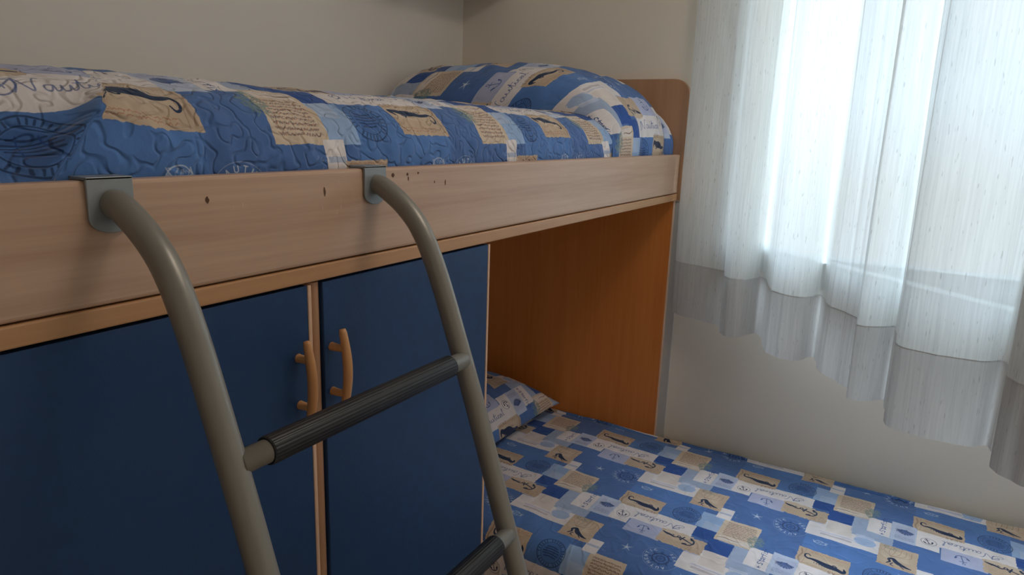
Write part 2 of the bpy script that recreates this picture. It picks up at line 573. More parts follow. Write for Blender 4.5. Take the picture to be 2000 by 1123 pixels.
# -- motifs (drawn upside down to the repeat so they read upright from the far side)
stroke([(.1015, -.4500), (.0965, -.4445), (.0905, -.4470), (.0895, -.4560), (.0960, -.4625), (.106, -.4610), (.118, -.4625), (.130, -.4670), (.143, -.4690), (.156, -.4700), (.166, -.4730), (.174, -.4760), (.178, -.4700), (.1755, -.4620)],
       [.0018, .0028, .0036, .0044, .0056, .0080, .0110, .0155, .0180, .0150, .0115, .0110, .0070, .0030], 'ink')
for i in range(11):
    x = .112 + i * .0058
    stroke([(x, -.4700 - .0035 * math.sin(i / 3.2)), (x + .001, -.4745 - .004 * math.sin(i / 3.2))], .0013, 'ink', smooth=False)
stroke([(.150, -.463), (.154, -.458), (.160, -.462)], .003, 'ink')
scribble(.10, .182, -.437, -.427, 2, .0009, 'red', a=.8)
stroke([(.078, -.43), (.082, -.45), (.077, -.47), (.082, -.49)], .004, 'brown', .45)
stroke([(.088, -.425), (.087, -.45), (.090, -.47), (.088, -.49)], .001, 'brown', .5)
text('SEAS', (.180, -.4880), .0090, 180, 'brown', sp=1.5, a=.8)
scribble(.098, .150, -.492, -.480, 2, .0007, 'brown', a=.6)
# second sea creature with coral sprig
stroke([(.256, -.372), (.262, -.362), (.259, -.352), (.268, -.346), (.274, -.356), (.280, -.362), (.288, -.366), (.296, -.370), (.306, -.372)], [.003, .005, .006, .008, .0125, .0130, .0090, .0070, .0030], 'ink')
stroke([(.268, -.366), (.264, -.374), (.270, -.378)], .0028, 'ink'); stroke([(.284, -.370), (.292, -.378)], .0024, 'ink', smooth=False)
for k in range(6):
    x = .246 + k * .011
    stroke([(.262, -.338), (x, -.318 - .002 * k), (x + .004, -.302)], .0010, 'brown', .65)
ring((.256, -.300), .011, .0012, 'brown', .6, .006); ring((.276, -.297), .009, .001, 'brown', .5, .005)
blot((.262, -.300), .024, .009, 34, .004, 'green', .6, 9)
scribble(.240, .312, -.384, -.376, 2, .0009, 'red', a=.75)
# dark anchor and lighthouse on the chart
anchor((.287, -.566), .021, 70, 'ink', .17)
stroke([(.226, -.556), (.236, -.560), (.248, -.562), (.258, -.566), (.268, -.562), (.276, -.572)], [.003, .007, .006, .004, .003, .002], 'ink')
blot((.242, -.560), .014, .006, 16, .004, 'ink', .9, 3)
scribble(.236, .330, -.604, -.582, 4, .0007, 'brown', a=.55)
blot((.312, -.590), .022, .014, 30, .004, 'brown', .35, 12)
for k in range(9):
    stroke([(.300 + k * .004, -.548 + .003 * math.sin(k)), (.297 + k * .004, -.575)], .0006, 'green', .5, smooth=False)
# blue anchor on the lilac patch
anchor((.181, -.581), .018, 190, 'ink2', .11, .9)
# starfish
for k in range(5):
    a_ = 90 + 72 * k + 8
    stroke(tf([(0, 0), (.014, .001)], (.179, -.677), 1, a_), [.0050, .0012], 'sketch', .75, smooth=False)
    stroke(tf([(0.003, 0), (.013, .001)], (.179, -.677), 1, a_), .0007, 'mid', .8, smooth=False)
# AUTHENTIC stamp with the ship wheel
so = (.262, -.672)
arc_text('AUTHENTIC', so, .0335, 300, 130, .0075, 'sketch', .85)
ring(so, .0195, .0036, 'ink', .75); ring(so, .010, .003, 'ink', .7); disc(so, .004, 'ink2', .8)
for k in range(8):
    stroke(tf([(.004, 0), (.026, 0)], so, 1, 45 * k + 10), .0017, 'ink2', .85, smooth=False)
    disc(tf([(.0245, 0)], so, 1, 45 * k + 10)[0], .0034, 'ink2', .85)
ring(so, .0415, .0009, 'sketch', .35)
arc_text('SEA', so, .0335, 60, 20, .007, 'sketch', .8)
# round ship stamp
ro = (.250, -.449)
ring(ro, .036, .0022, 'ink', .75); ring(ro, .026, .0018, 'ink', .7); disc(ro, .024, 'ink2', .35)
for k in range(30):
    if k % 7 != 3: stroke(tf([(.0285, 0), (.0335, 0)], ro, 1, 12 * k), .0024, 'ink', .75, smooth=False)
for y_, w_ in ((-.012, .015), (-.006, .019), (0, .020), (.006, .018), (.012, .013)):
    stroke([(ro[0] - w_, ro[1] + y_), (ro[0], ro[1] + y_ + .002), (ro[0] + w_, ro[1] + y_)], .0026, 'ink', .7)
stroke([(ro[0] - .014, ro[1] + .014), (ro[0] - .010, ro[1] - .014)], .0018, 'ink2', .8, smooth=False)
stroke([(ro[0] + .006, ro[1] + .016), (ro[0] + .008, ro[1] - .015)], .0018, 'ink2', .8, smooth=False)
# label with the word
text('Starfish', (.0145, -.5600), .0125, 90, 'ink2', w=.0018, sp=1.22)
for k in range(5):
    stroke(tf([(0, 0), (.0058, 0)], (.0085, -.5715), 1, 72 * k + 20), [.0028, .0008], 'ink2', .8, smooth=False)
# scallop shell in blue
sh = (.054, -.527)
for k in range(9):
    a_ = 205 + 16 * k
    stroke(tf([(.002, 0), (.024 - .0012 * abs(k - 4), 0)], (sh[0] + .004, sh[1] + .012), 1, a_), [.0016, .0054], 'ink2', .85, smooth=False)
blot(sh, .018, .012, 26, .005, 'ink', .55, 21)
scribble(.036, .078, -.568, -.552, 3, .0009, 'ink2', a=.7)
# anchor with a rope
anchor((.108, -.540), .0125, 20, 'ink', .16); ring((.110, -.541), .017, .0018, 'ink', .6)
# handwriting "Nautical", upright when the print is turned round
NA = [[(-.9, -.1), (-1.0, .25), (-.6, .45), (-.45, .1), (-.8, -.35), (-1.2, -.45), (-1.35, -.2), (-.95, .0), (-.45, .55)],
      [(-.45, .55), (-.5, .0), (-.62, -.3)], [(-.45, .52), (-.2, -.05), (.02, -.28), (.12, .2), (.3, .62), (.45, .6)],
      [(.78, .12), (.5, .1), (.42, -.2), (.62, -.25), (.8, .1), (.82, -.22), (1.0, -.15), (1.08, .12), (1.1, -.2), (1.3, -.2), (1.42, .12), (1.44, -.22), (1.62, -.1), (1.85, .6)],
      [(1.85, .6), (1.78, -.15), (1.95, -.22), (2.1, .1), (2.12, -.2), (2.3, -.15), (2.62, .12), (2.42, .08), (2.38, -.2), (2.7, -.2), (3.02, .12)],
      [(3.05, .12), (2.8, .1), (2.76, -.2), (2.95, -.22), (3.1, .1), (3.12, -.22), (3.3, -.1), (3.55, .6), (3.45, .62), (3.42, -.15), (3.6, -.22)],
      [(1.6, .28), (2.05, .32)], [(2.12, .32), (2.14, .36)]]
for g in NA:
    stroke(tf(g, (.2300, -.5195), .0255, 180), .0019, 'ink2', .75, n=5)
# letter patch
scribble(.352, .424, -.486, -.418, 9, .0012, 'red', a=.75); scribble(.352, .424, -.486, -.418, 9, .0013, 'ink', a=.6)
stroke([(.343, -.504), (.362, -.497), (.385, -.500), (.402, -.497)], [.0012, .0030, .0022, .0008], 'brown', .85)
scribble(.365, .42, -.514, -.508, 1, .0008, 'brown', a=.5)
blot((.432, -.474), .018, .030, 120, .006, 'green', .75, 5)
# fish sketched in white, pale shell
for pts in ([(.096, -.378), (.106, -.370), (.120, -.376), (.126, -.384)], [(.096, -.378), (.106, -.386), (.120, -.384), (.128, -.374)], [(.094, -.372), (.098, -.384)]):
    stroke(pts, .0015, 'sketch', .7)
blot((.110, -.378), .016, .007, 18, .004, 'sketch', .5, 7)
disc((.203, -.312), .025, 'light', .85, .017); stroke([(.182, -.326), (.203, -.330), (.224, -.324)], .003, 'light', .8)
for k in range(6):
    stroke([(.203, -.328), (.186 + k * .007, -.297)], .0008, 'grey', .8, smooth=False)
blot((.36, -.39), .012, .012, 8, .004, 'sketch', .3, 11)
# cloth variation
IMG *= 0.86 + 0.24 * _n
IMG *= 1 + 0.03 * (np.random.RandomState(1).rand(TH, TW, 1) - .5)

_img = bpy.data.images.new('nautical_print', TW, TH, alpha=False)
_s = np.clip(IMG, 0, 1)
_s = np.where(_s <= 0.0031308, _s * 12.92, 1.055 * _s ** (1 / 2.4) - 0.055)
_buf = np.ones((TH, TW, 4), np.float32)
_buf[..., :3] = _s
_img.pixels.foreach_set(_buf.ravel())
_img.update()
_img.pack()


def mat_print(name, quilt, qscale=26, rough=0.85):
    """printed cotton: the drawn repeat over UV in metres, meander quilting and weave as bump"""
    m, nt, b = new_mat(name)
    uv = nt.nodes.new('ShaderNodeUVMap')
    uv.uv_map = 'print'
    mp = nt.nodes.new('ShaderNodeMapping')
    mp.inputs['Scale'].default_value = (1 / PA, 1 / PB, 1)
    nt.links.new(uv.outputs[0], mp.inputs[0])
    im = nt.nodes.new('ShaderNodeTexImage')
    im.image = _img
    im.interpolation = 'Linear'
    nt.links.new(mp.outputs[0], im.inputs[0])
    nt.links.new(im.outputs['Color'], b.inputs['Base Color'])
    b.inputs['Roughness'].default_value = rough
    b.inputs['Specular IOR Level'].default_value = 0.2
    b.inputs['Sheen Weight'].default_value = 0.15
    # meandering stitch line = level set of a noise
    n = nt.nodes.new('ShaderNodeTexNoise')
    n.inputs['Scale'].default_value = qscale
    n.inputs['Detail'].default_value = 0.0
    n.inputs['Distortion'].default_value = 0.6
    nt.links.new(uv.outputs[0], n.inputs['Vector'])
    a = nt.nodes.new('ShaderNodeMath'); a.operation = 'SUBTRACT'; a.inputs[1].default_value = 0.5
    nt.links.new(n.outputs['Fac'], a.inputs[0])
    c = nt.nodes.new('ShaderNodeMath'); c.operation = 'ABSOLUTE'
    nt.links.new(a.outputs[0], c.inputs[0])
    d = nt.nodes.new('ShaderNodeMapRange')
    d.interpolation_type = 'SMOOTHSTEP'
    d.inputs['From Max'].default_value = 0.10
    nt.links.new(c.outputs[0], d.inputs['Value'])
    wv = nt.nodes.new('ShaderNodeTexNoise')
    wv.inputs['Scale'].default_value = 90
    wv.inputs['Detail'].default_value = 3
    nt.links.new(uv.outputs[0], wv.inputs['Vector'])
    e = nt.nodes.new('ShaderNodeMath'); e.operation = 'MULTIPLY_ADD'; e.inputs[1].default_value = 0.35
    nt.links.new(wv.outputs['Fac'], e.inputs[0]); nt.links.new(d.outputs[0], e.inputs[2])
    bp = nt.nodes.new('ShaderNodeBump')
    bp.inputs['Strength'].default_value = quilt
    bp.inputs['Distance'].default_value = 0.004
    nt.links.new(e.outputs[0], bp.inputs['Height'])
    nt.links.new(bp.outputs[0], b.inputs['Normal'])
    return m


M['quilt'] = mat_print('quilted_print', 0.6, 44)
M['print'] = mat_print('smooth_print', 0.28, 20)

# ------------------------------------------------------------------ the setting
YB = 0.82          # back wall
XL, YF, ZC = -3.3, -2.3, 2.62
ZT = 1.36          # top of the side rail
ZR = 1.2437        # bottom of the side rail
ZB = 1.2217        # bottom of the board under it

tag(box('floor', XL - .1, .25, YF - .1, YB + .1, -.1, 0, M['floor']), kind='structure')
tag(box('ceiling', XL - .1, .25, YF - .1, YB + .1, ZC, ZC + .1, M['ceiling']), kind='structure')
tag(box('wall_back', XL, 0, YB, YB + .1, 0, ZC, M['wall']), kind='structure')
tag(box('wall_left', XL - .1, XL, YF, YB + .1, 0, ZC, M['wall']), kind='structure')
tag(box('wall_front', XL, 0, YF - .1, YF, 0, ZC, M['wall']), kind='structure')
bm = bmesh.new()
T = .22
add_box(bm, 0, T, YF - .1, YB + .1, 0, WIN_Z0)
add_box(bm, 0, T, YF - .1, YB + .1, WIN_Z1, ZC)
add_box(bm, 0, T, WIN_Y1, YB + .1, WIN_Z0, WIN_Z1)
add_box(bm, 0, T, YF - .1, WIN_Y0, WIN_Z0, WIN_Z1)
tag(from_bm('wall_right', bm, M['wall_lamplit']), kind='structure')
# strip coloured grey to stand in for the shadow gap beside the end panel
tag(box('gap_shade_strip_1', -.006, 0, -.019, .008, .0, 1.215, M['gap_shade'], bevel=.001), kind='structure')

# window: fixed frame in the opening and one sash swung into the room
win = tag(bpy.data.objects.new('window_1', None), kind='structure')
COL.objects.link(win)
bm = bmesh.new()
add_box(bm, .02, .08, WIN_Y0, WIN_Y0 + .045, WIN_Z0, WIN_Z1, .004)
add_box(bm, .02, .08, WIN_Y1 - .045, WIN_Y1, WIN_Z0, WIN_Z1, .004)
add_box(bm, .02, .08, WIN_Y0 + .045, WIN_Y1 - .045, WIN_Z0, WIN_Z0 + .045, .004)
add_box(bm, .02, .08, WIN_Y0 + .045, WIN_Y1 - .045, WIN_Z1 - .045, WIN_Z1, .004)
from_bm('window_frame', bm, M['white_pvc'], win)
HX, HY = -.012, WIN_Y1 - .032          # hinge side of the open sash
SD = Vector((-.656, -.755, 0)).normalized()
SN = Vector((SD.y, -SD.x, 0))
SL, SZ0, SZ1 = .90, 1.055, 2.17


def sash_box(bm, a0, a1, z0, z1, t0, t1):
    vs = []
    for a in (a0, a1):
        for t in (t0, t1):
            for z in (z0, z1):
                p = Vector((HX, HY, 0)) + SD * a + SN * t
                vs.append(bm.verts.new((p.x, p.y, z)))
    for f in ((0, 1, 3, 2), (4, 6, 7, 5), (0, 4, 5, 1), (2, 3, 7, 6), (0, 2, 6, 4), (1, 5, 7, 3)):
        bm.faces.new([vs[i] for i in f])


bm = bmesh.new()
sash_box(bm, 0, .055, SZ0, SZ1, -.02, .02)
sash_box(bm, SL - .055, SL, SZ0, SZ1, -.02, .02)
sash_box(bm, .055, SL - .055, SZ0, SZ0 + .065, -.02, .02)
sash_box(bm, .055, SL - .055, SZ1 - .065, SZ1, -.02, .02)
bmesh.ops.recalc_face_normals(bm, faces=bm.faces)
sash = from_bm('sash_frame', bm, M['white_pvc'], win)
bm = bmesh.new()
sash_box(bm, .055, SL - .055, SZ0 + .065, SZ1 - .065, -.003, .003)
bmesh.ops.recalc_face_normals(bm, faces=bm.faces)
from_bm('sash_pane', bm, M['glass'], sash)

# ------------------------------------------------------------------ bunk bed carcass
bed = thing('bunk_bed', 'built-in upper bunk of pale beech laminate with side rail, headboard and orange wood end panel', 'bed', (-1.2, .4, 0))
bm = bmesh.new()
add_box(bm, -2.33, -.020, 0, .020, ZR, ZT, .0045, 3)
rail = from_bm('side_rail', bm, M['beech'], bed)
tag(rail, 'pale beech side rail with small dents')
bm = bmesh.new()
add_box(bm, -2.33, -.020, .0205, .80, ZB + .001, ZR - .0015, 0)
add_box(bm, -2.33, -.020, -.0005, .0205, ZB, ZR - .0015, .002, 2)
from_bm('base_board', bm, M['beech_edge'], bed)


def rounded(y0, y1, z0, z1, r, n=10):
    pts = [(y1, z0), (y1, z1), (y0 + r, z1)]
    for k in range(1, n + 1):
        a = R(90 + 90 * k / n)
        pts.append((y0 + r + r * math.cos(a), z1 - r + r * math.sin(a)))
    pts.append((y0, z0))
    return pts


bm = bmesh.new()
add_prism(bm, rounded(-.013, .80, ZB, 1.580, .050), 0, -.020, -.001, .0015)
tag(from_bm('headboard', bm, M['beech_v'], bed), 'brownish beech headboard with a rounded corner')
bm = bmesh.new()
add_box(bm, -.020, -.001, .009, .80, 0, ZB - .001, .001)
tag(from_bm('end_panel', bm, M['cherry'], bed), 'orange wood end panel closing the niche')
bm = bmesh.new()
add_box(bm, -.0205, -.0005, .0075, .0095, 0, ZB - .002)
from_bm('edge_band', bm, M['beech_band'], bed)
bm = bmesh.new()
add_box(bm, -2.35, -2.331, 0, .80, 0, 1.58, .002)
from_bm('foot_panel', bm, M['beech_v'], bed)

# small dents and scratches on the rail
rr = random.Random(2)
marks = [(-1.645, 1.335, .0022, .0035), (-1.478, 1.334, .0018, .0055), (-1.347, 1.349, .0028, .0028), (-1.315, 1.349, .0022, .0022),
         (-1.290, 1.350, .0018, .0018), (-1.313, 1.343, .0014, .003), (-1.222, 1.333, .0014, .0045), (-1.250, 1.335, .001, .002)]
for x, z, a, b_ in marks:
    bm = bmesh.new()
    n = 9
    outl = [(x + a * math.cos(6.283 * k / n) * rr.uniform(.7, 1.2), z + b_ * math.sin(6.283 * k / n) * rr.uniform(.7, 1.2)) for k in range(n)]
    add_prism(bm, outl, 1, -.0004, .0006)
    from_bm('dent', bm, M['dark_mark'], rail)
for k in range(16):
    x = rr.choice([-1.47, -1.46, -1.42, -1.60, -1.30, -1.415]) + rr.uniform(-.02, .02)
    z = rr.uniform(1.30, 1.345)
    h = rr.uniform(.003, .008)
    s = rr.uniform(-.001, .002)
    bm = bmesh.new()
    add_prism(bm, [(x, z), (x + .0006, z), (x + .0006 + s, z + h), (x + s, z + h)], 1, -.0003, .0005)
    from_bm('scratch', bm, M['pale_mark'], rail)

# ------------------------------------------------------------------ wardrobe under the bunk
wr = thing('wardrobe', 'blue two-door wardrobe built under the upper bunk, with wooden bow handles', 'wardrobe', (-1.5, .3, 0))
WX1, WXP, WX0 = -1.0805, -1.4965, -1.925
WT = ZB - .003
bm = bmesh.new()
add_box(bm, WX1 - .020, WX1, .024, .80, .0, WT)
add_box(bm, WX0 - .01, WX0 + .008, .024, .80, .0, WT)
add_box(bm, WXP - .009, WXP + .009, .024, .80, .07, WT - .018)
add_box(bm, WX0 + .008, WX1 - .020, .024, .80, WT - .018, WT)
add_box(bm, WX0 + .008, WX1 - .020, .024, .80, .06, .078)
add_box(bm, WX0 + .008, WX1 - .020, .792, .80, .078, WT - .018)
add_box(bm, WX0 + .008, WX1 - .020, .05, .07, 0, .06)
from_bm('body', bm, M['beech_v'], wr)
bm = bmesh.new()
rad = .0095
outl = [(WXP + rad * math.cos(R(a)) + .0045, .016 + rad * 1.1 * math.sin(R(a))) for a in range(180, 361, 12)] + [(WXP + rad + .0045, .0235), (WXP - rad + .0045, .0235)]
add_prism(bm, outl, 2, .07, WT)
tag(from_bm('centre_post', bm, M['beech_v'], wr), 'rounded beech strip between the blue doors')


def handle(door, bx, hx, zt, zb):
    """turned wooden bow: two stubs and a bar bulging into the room"""
    bm = bmesh.new()
    L0, L1 = zb - .0245, zt + .0265
    pts, rads = [], []
    for k in range(25):
        t = k / 24
        z = L0 + (L1 - L0) * t
        bow = math.sin(math.pi * t)
        pts.append((hx, -.0150 - .0085 * bow, z))
        e = min(t, 1 - t) * 24
        rads.append(.0051 + .0014 * bow if e > .9 else .0040)
    pts[0] = (pts[0][0], pts[0][1], pts[0][2] + .001)
    add_tube(bm, pts, rads, 16)
    h = from_bm('handle', bm, M['beech_handle'], door, True)
    for z in (zt, zb):
        bm = bmesh.new()
        add_tube(bm, [(bx, .0045, z), (bx, .002, z), (bx, -.010, z), (hx, -.0200, z)], [.0064, .0056, .0050, .0050], 16)
        from_bm('handle_stub', bm, M['beech_handle'], h, True)
    return h


for (x0, x1, bx) in ((WX0 + .002, -1.5090, -1.545), (-1.4830, WX1 - .0065, -1.489 + .004)):
    dr = box('door', x0, x1, .003, .0215, .075, WT - .001, M['blue'], wr, bevel=.0008, seg=1)
    tag(dr, 'dark blue laminate door')
    bm = bmesh.new()
    add_box(bm, x1 + .0001, x1 + .0060, .002, .0215, .075, WT - .001, .0015)
    from_bm('edge_band', bm, M['beech_band'], dr)
HL = []
doors = [o for o in wr.children if o.name.startswith('door')]
handle(doors[0], -1.5275, -1.5300, 1.1270, 1.0640)
handle(doors[1], -1.4700, -1.4680, 1.1280, 1.0650)

# ------------------------------------------------------------------ ladder
lad = thing('ladder', 'silver grey tubular bunk ladder hooked over the rail, black grips on its rungs', 'ladder', (-1.565, -.3, 0))
TR = .0135


def stile(x):
    pts = [(x, -.0015, 1.3385), (x, -.012, 1.3370), (x, -.030, 1.3275), (x, -.050, 1.3140), (x, -.071, 1.2945), (x, -.088, 1.2700), (x, -.1020, 1.2420), (x, -.1180, 1.2040), (x, -.1380, 1.1500),
           (x, -.160, 1.0900), (x, -.1855, 1.0150), (x, -.2300, .8800), (x, -.290, .700), (x, -.360, .480), (x, -.430, .260), (x, -.507, .012)]
    P = catmull(pts, 7)
    bm = bmesh.new()
    add_tube(bm, P, TR, 28)
    o = from_bm('stile', bm, M['silver'], lad, True)
    bm = bmesh.new()
    add_tube(bm, [(x, -.507, .030), (x, -.5125, .0005)], [.0165, .0175], 20)
    f = from_bm('rubber_foot', bm, M['rubber'], o, True)
    return P


def bracket(x):
    """bent flat plate hooked over the rail"""
    hw = .0215
    bm = bmesh.new()
    n = 10
    zb_, zt_ = 1.3115, ZT + .0032
    outl = [(x - hw, zt_), (x - hw, zb_ + .012)]
    for k in range(n + 1):
        a = R(180 + 180 * k / n)
        outl.append((x + hw * math.cos(a), zb_ + .014 + .014 * math.sin(a)))
    outl += [(x + hw, zb_ + .012), (x + hw, zt_)]
    outl2 = [outl[0]] + outl[2:-2] + [outl[-1]]
    add_prism(bm, outl2, 1, -.0040, -.0006, .0008)
    add_box(bm, x - hw, x + hw, -.0040, .0245, ZT + .0004, ZT + .0034, .0008)
    add_box(bm, x - hw, x + hw, .0212, .0245, ZT - .020, ZT + .0034, .0008)
    tag(from_bm('hook_bracket', bm, M['bracket'], lad), None)


def rung(y, z, x0, x1):
    bm = bmesh.new()
    add_tube(bm, [(x0, y, z), (x1, y, z)], .0115, 24)
    o = from_bm('rung', bm, M['silver'], lad, True)
    # ribbed black sleeve
    g0, g1 = x0 + .030, x1 - .030
    seg = 96
    bm = bmesh.new()
    rings = []
    for x in (g0, g0 + .0015, g1 - .0015, g1):
        e = .0008 if x in (g0, g1) else 0
        rings.append([bm.verts.new((x, y + (.0142 - e + (.00015 if (k // 2) % 2 else -.00015)) * math.cos(2 * math.pi * k / seg), z + (.0142 - e + (.00015 if (k // 2) % 2 else -.00015)) * math.sin(2 * math.pi * k / seg))) for k in range(seg)])
    for a_, b_ in zip(rings[:-1], rings[1:]):
        for k in range(seg):
            bm.faces.new((a_[k], a_[(k + 1) % seg], b_[(k + 1) % seg], b_[k]))
    bm.faces.new(list(reversed(rings[0]))); bm.faces.new(rings[-1])
    tag(from_bm('grip_sleeve', bm, M['rubber'], o), 'ribbed black rubber sleeve')


XA, XB = -1.745, -1.3850
PS = stile(XA); stile(XB)
bracket(XA - .002); bracket(XB - .002)
ys, zs = PS[:, 1], PS[:, 2]
for zr in (1.118, .8875, .657, .4265, .196):
    yr = float(np.interp(-zr, -zs, ys))
    rung(yr - .004, zr, XA + .004, XB - .004)

# ------------------------------------------------------------------ bedding
TH_ = math.atan2(.016, .453)
PV = (-math.sin(TH_), -math.cos(TH_))
QV = (math.cos(TH_), -math.sin(TH_))


def drape_profile(pts, n):
    P = catmull(pts, 12)
    d = np.r_[0, np.cumsum(np.hypot(*np.diff(P, axis=0).T))]
    s = np.linspace(0, d[-1], n)
    return np.column_stack([np.interp(s, d, P[:, 0]), np.interp(s, d, P[:, 1])]), s


# upper quilt: front edge tucked behind the rail, round shoulder, flat top
prof, ss = drape_profile([(.0270, ZR + .004), (.0265, 1.30), (.0265, 1.345), (.0275, 1.372), (.0340, 1.400), (.0530, 1.4270), (.088, 1.4480), (.140, 1.4610), (.215, 1.4675), (.40, 1.4690), (.62, 1.466), (.740, 1.455), (.785, 1.42), (.795, 1.36), (.795, ZR + .004)], 240)
s_rail = float(np.interp(1.36, prof[:60, 1], ss[:60]))
xs = np.linspace(-2.31, -.0225, 620)
X, S = np.meshgrid(xs, ss, indexing='ij')
Y = np.repeat(prof[None, :, 0], len(xs), 0)
Z = np.repeat(prof[None, :, 1], len(xs), 0)
# outward direction of the profile
dp_ = np.gradient(prof, axis=0)
nl = np.hypot(dp_[:, 0], dp_[:, 1])
NY, NZ = -dp_[:, 1] / nl, dp_[:, 0] / nl
vis = np.clip((Z - 1.362) / .03, 0, 1)
pf = (vnoise(X * 42, S * 42, 11, 2) - .5) * .0055        # puffed quilting
lump = (vnoise(X * 5, S * 5, 12, 2) - .5) * .010
gath = .0022 * np.sin(X * 150 + 5 * vnoise(X * 6, S * 3, 2)) * np.exp(-((S - s_rail - .01) / .03) ** 2)
# pleat near the foot: ridge leaning to the left
lx = -1.780 + (Z - 1.36) * .95
t = (X - lx)
pleat = np.where(t > 0, np.exp(-(t / .055) ** 2) * .024, .024 * np.exp(-(t / .014) ** 2) - .032 * (1 - np.exp(-(t / .028) ** 2))) * np.clip((1.45 - Z) / .05, 0, 1) * np.clip((Z - 1.352) / .012, 0, 1)
pleat2 = -.016 * np.exp(-((t + .05) / .035) ** 2) * np.clip((1.47 - Z) / .03, 0, 1) * 0
D = vis * (pf + lump + gath) + pleat
Y2 = np.maximum(Y + NY[None] * D, .0270 + .006 * np.clip((X + .50) / .03, 0, 1))
Z2 = Z + NZ[None] * D
V = np.stack([X, Y2, Z2], -1)
left = (t < 0) & (Z < 1.462)
UV = np.stack([-1.545 - X + .012 * left, -.377 - (S - s_rail) - .035 * left], -1)
q1 = link_mesh('quilt', grid_mesh('quilt', V, UV), M['quilt'], None, True)
tag(q1, 'quilted blue patchwork bedspread with nautical print on the upper bunk', 'bedspread')

# lower bedspread
LX0, LX1, LY0, LY1, LZ = -.790, -.026, -1.30, .795, .447
prof, ss = drape_profile([(LX0 - .012, .04), (LX0 - .010, .20), (LX0 - .006, .33), (LX0 + .002, .395), (LX0 + .026, .432), (LX0 + .070, .4455), (-.60, .4485), (-.40, .4490), (-.20, .4485), (-.075, .4465), (-.037, .438), (LX1, .41), (LX1, .04)], 260)
s0 = float(np.interp(-.60, prof[:, 0], ss))
yl = np.linspace(LY0, LY1, 560)
Yg, S = np.meshgrid(yl, ss, indexing='ij')
X = np.repeat(prof[None, :, 0], len(yl), 0).copy()
Z = np.repeat(prof[None, :, 1], len(yl), 0).copy()
top = np.clip((Z - .40) / .04, 0, 1)
Z += top * ((vnoise(X * 6, Yg * 6, 31, 3) - .5) * .010 + (vnoise(X * 26, Yg * 26, 32, 2) - .5) * .0026)
# rounded ends
for ye, sg in ((LY0, 1), (LY1, -1)):
    d_ = np.clip(1 - (Yg - ye) * sg / .05, 0, 1)
    Z -= top * .05 * (1 - np.sqrt(np.clip(1 - d_ ** 2, 0, 1)))
Xf = -.60 + (S - s0)
V = np.stack([X, Yg, Z], -1)
UV = np.stack([Xf * PV[0] + Yg * PV[1], Xf * QV[0] + Yg * QV[1]], -1)
q2 = link_mesh('bedspread', grid_mesh('bedspread', V, UV), M['print'], None, True)
tag(q2, 'blue patchwork bedspread with nautical print on the low bed along the window wall', 'bedspread')
# end skirts of the low bed
for ye, yo in ((LY0, LY0 - .004), (LY1, LY1 - .002)):
    gx, gz = np.meshgrid(np.linspace(LX0 + .004, LX1 - .002, 60), np.linspace(.04, .395, 24), indexing='ij')
    gy = np.full_like(gx, yo) + (vnoise(gx * 14, gz * 3, 8) - .5) * .006 * (1 if ye == LY0 else 0)
    link_mesh('skirt', grid_mesh('skirt', np.stack([gx, gy, gz], -1), np.stack([gx, gz], -1)), M['print'], q2, True)
lb = thing('low_bed', 'low bed base on the floor under the patchwork bedspread', 'bed base', (-.4, -.25, 0))
bm = bmesh.new()
add_box(bm, LX0 + .01, LX1 - .012, LY0 + .02, LY1 - .02, .06, .20, .004)
from_bm('bed_frame', bm, M['beech'], lb)
bm = bmesh.new()
add_box(bm, LX0 + .012, LX1 - .014, LY0 + .022, LY1 - .022, .201, .385, .03, 3)
from_bm('mattress', bm, M['white_pvc'], lb)
for xx in (LX0 + .05, LX1 - .08):
    for yy in (LY0 + .08, LY1 - .12):
        box('leg', xx, xx + .04, yy, yy + .04, 0, .06, M['beech_v'], lb)


def pillow(name, cx, cy, cz, wx, wy, h, rot, uvfn, seed, mat, tip=.0, power=2.6, tilt=0.0, base=.30, top_exp=.62):
    """soft pillow: two domes meeting at a seam, corners drawn out"""
    n = 90
    g = np.linspace(-1, 1, n)
    A, B = np.meshgrid(g, g, indexing='ij')
    # pinch edges inward between corners
    ex = 1 - .07 * (1 - B ** 2) * A ** 2
    ey = 1 - .07 * (1 - A ** 2) * B ** 2
    Xc, Yc = A * wx / 2 * ex, B * wy / 2 * ey
    dome = np.clip((1 - abs(A) ** power), 0, 1) ** top_exp * np.clip((1 - abs(B) ** power), 0, 1) ** top_exp
    wr_ = (vnoise(A * 5 + 9, B * 5 + 4, seed, 3) - .5) * .016 * dome ** .5
    edge = tip * (np.abs(A) ** 6 * np.abs(B) ** 6)
    Zt = dome * h * (1 - base) + wr_ + edge
    Zb = -dome * h * base + edge
    c, s = math.cos(R(rot)), math.sin(R(rot))
    def place(Zc):
        return np.stack([cx + Xc * c - Yc * s, cy + Xc * s + Yc * c, cz + Zc + tilt * (Xc)], -1)
    Vt, Vb = place(Zt), place(Zb)
    me1, me2 = grid_mesh('t', Vt, uvfn(Vt)), grid_mesh('b', Vb, uvfn(Vb))
    bm = bmesh.new()
    bm.from_mesh(me1)
    nf = len(bm.faces)
    bm.from_mesh(me2)
    bm.faces.ensure_lookup_table()
    bmesh.ops.reverse_faces(bm, faces=bm.faces[nf:])
    bmesh.ops.remove_doubles(bm, verts=bm.verts, dist=.00005)
    o = from_bm(name, bm, mat, None, True)
    return o


p2 = pillow('pillow', -.420, .560, .492, .74, .43, .165, 0,
            lambda V: np.stack([-.20 - V[..., 0] * .9, -.1 - V[..., 1] * 1.0 - (V[..., 2] - .49) * .6], -1), 41, M['print'], tip=-.006, base=.20)
tag(p2, 'nautical patchwork pillow lying on the low bed in the niche', 'pillow')

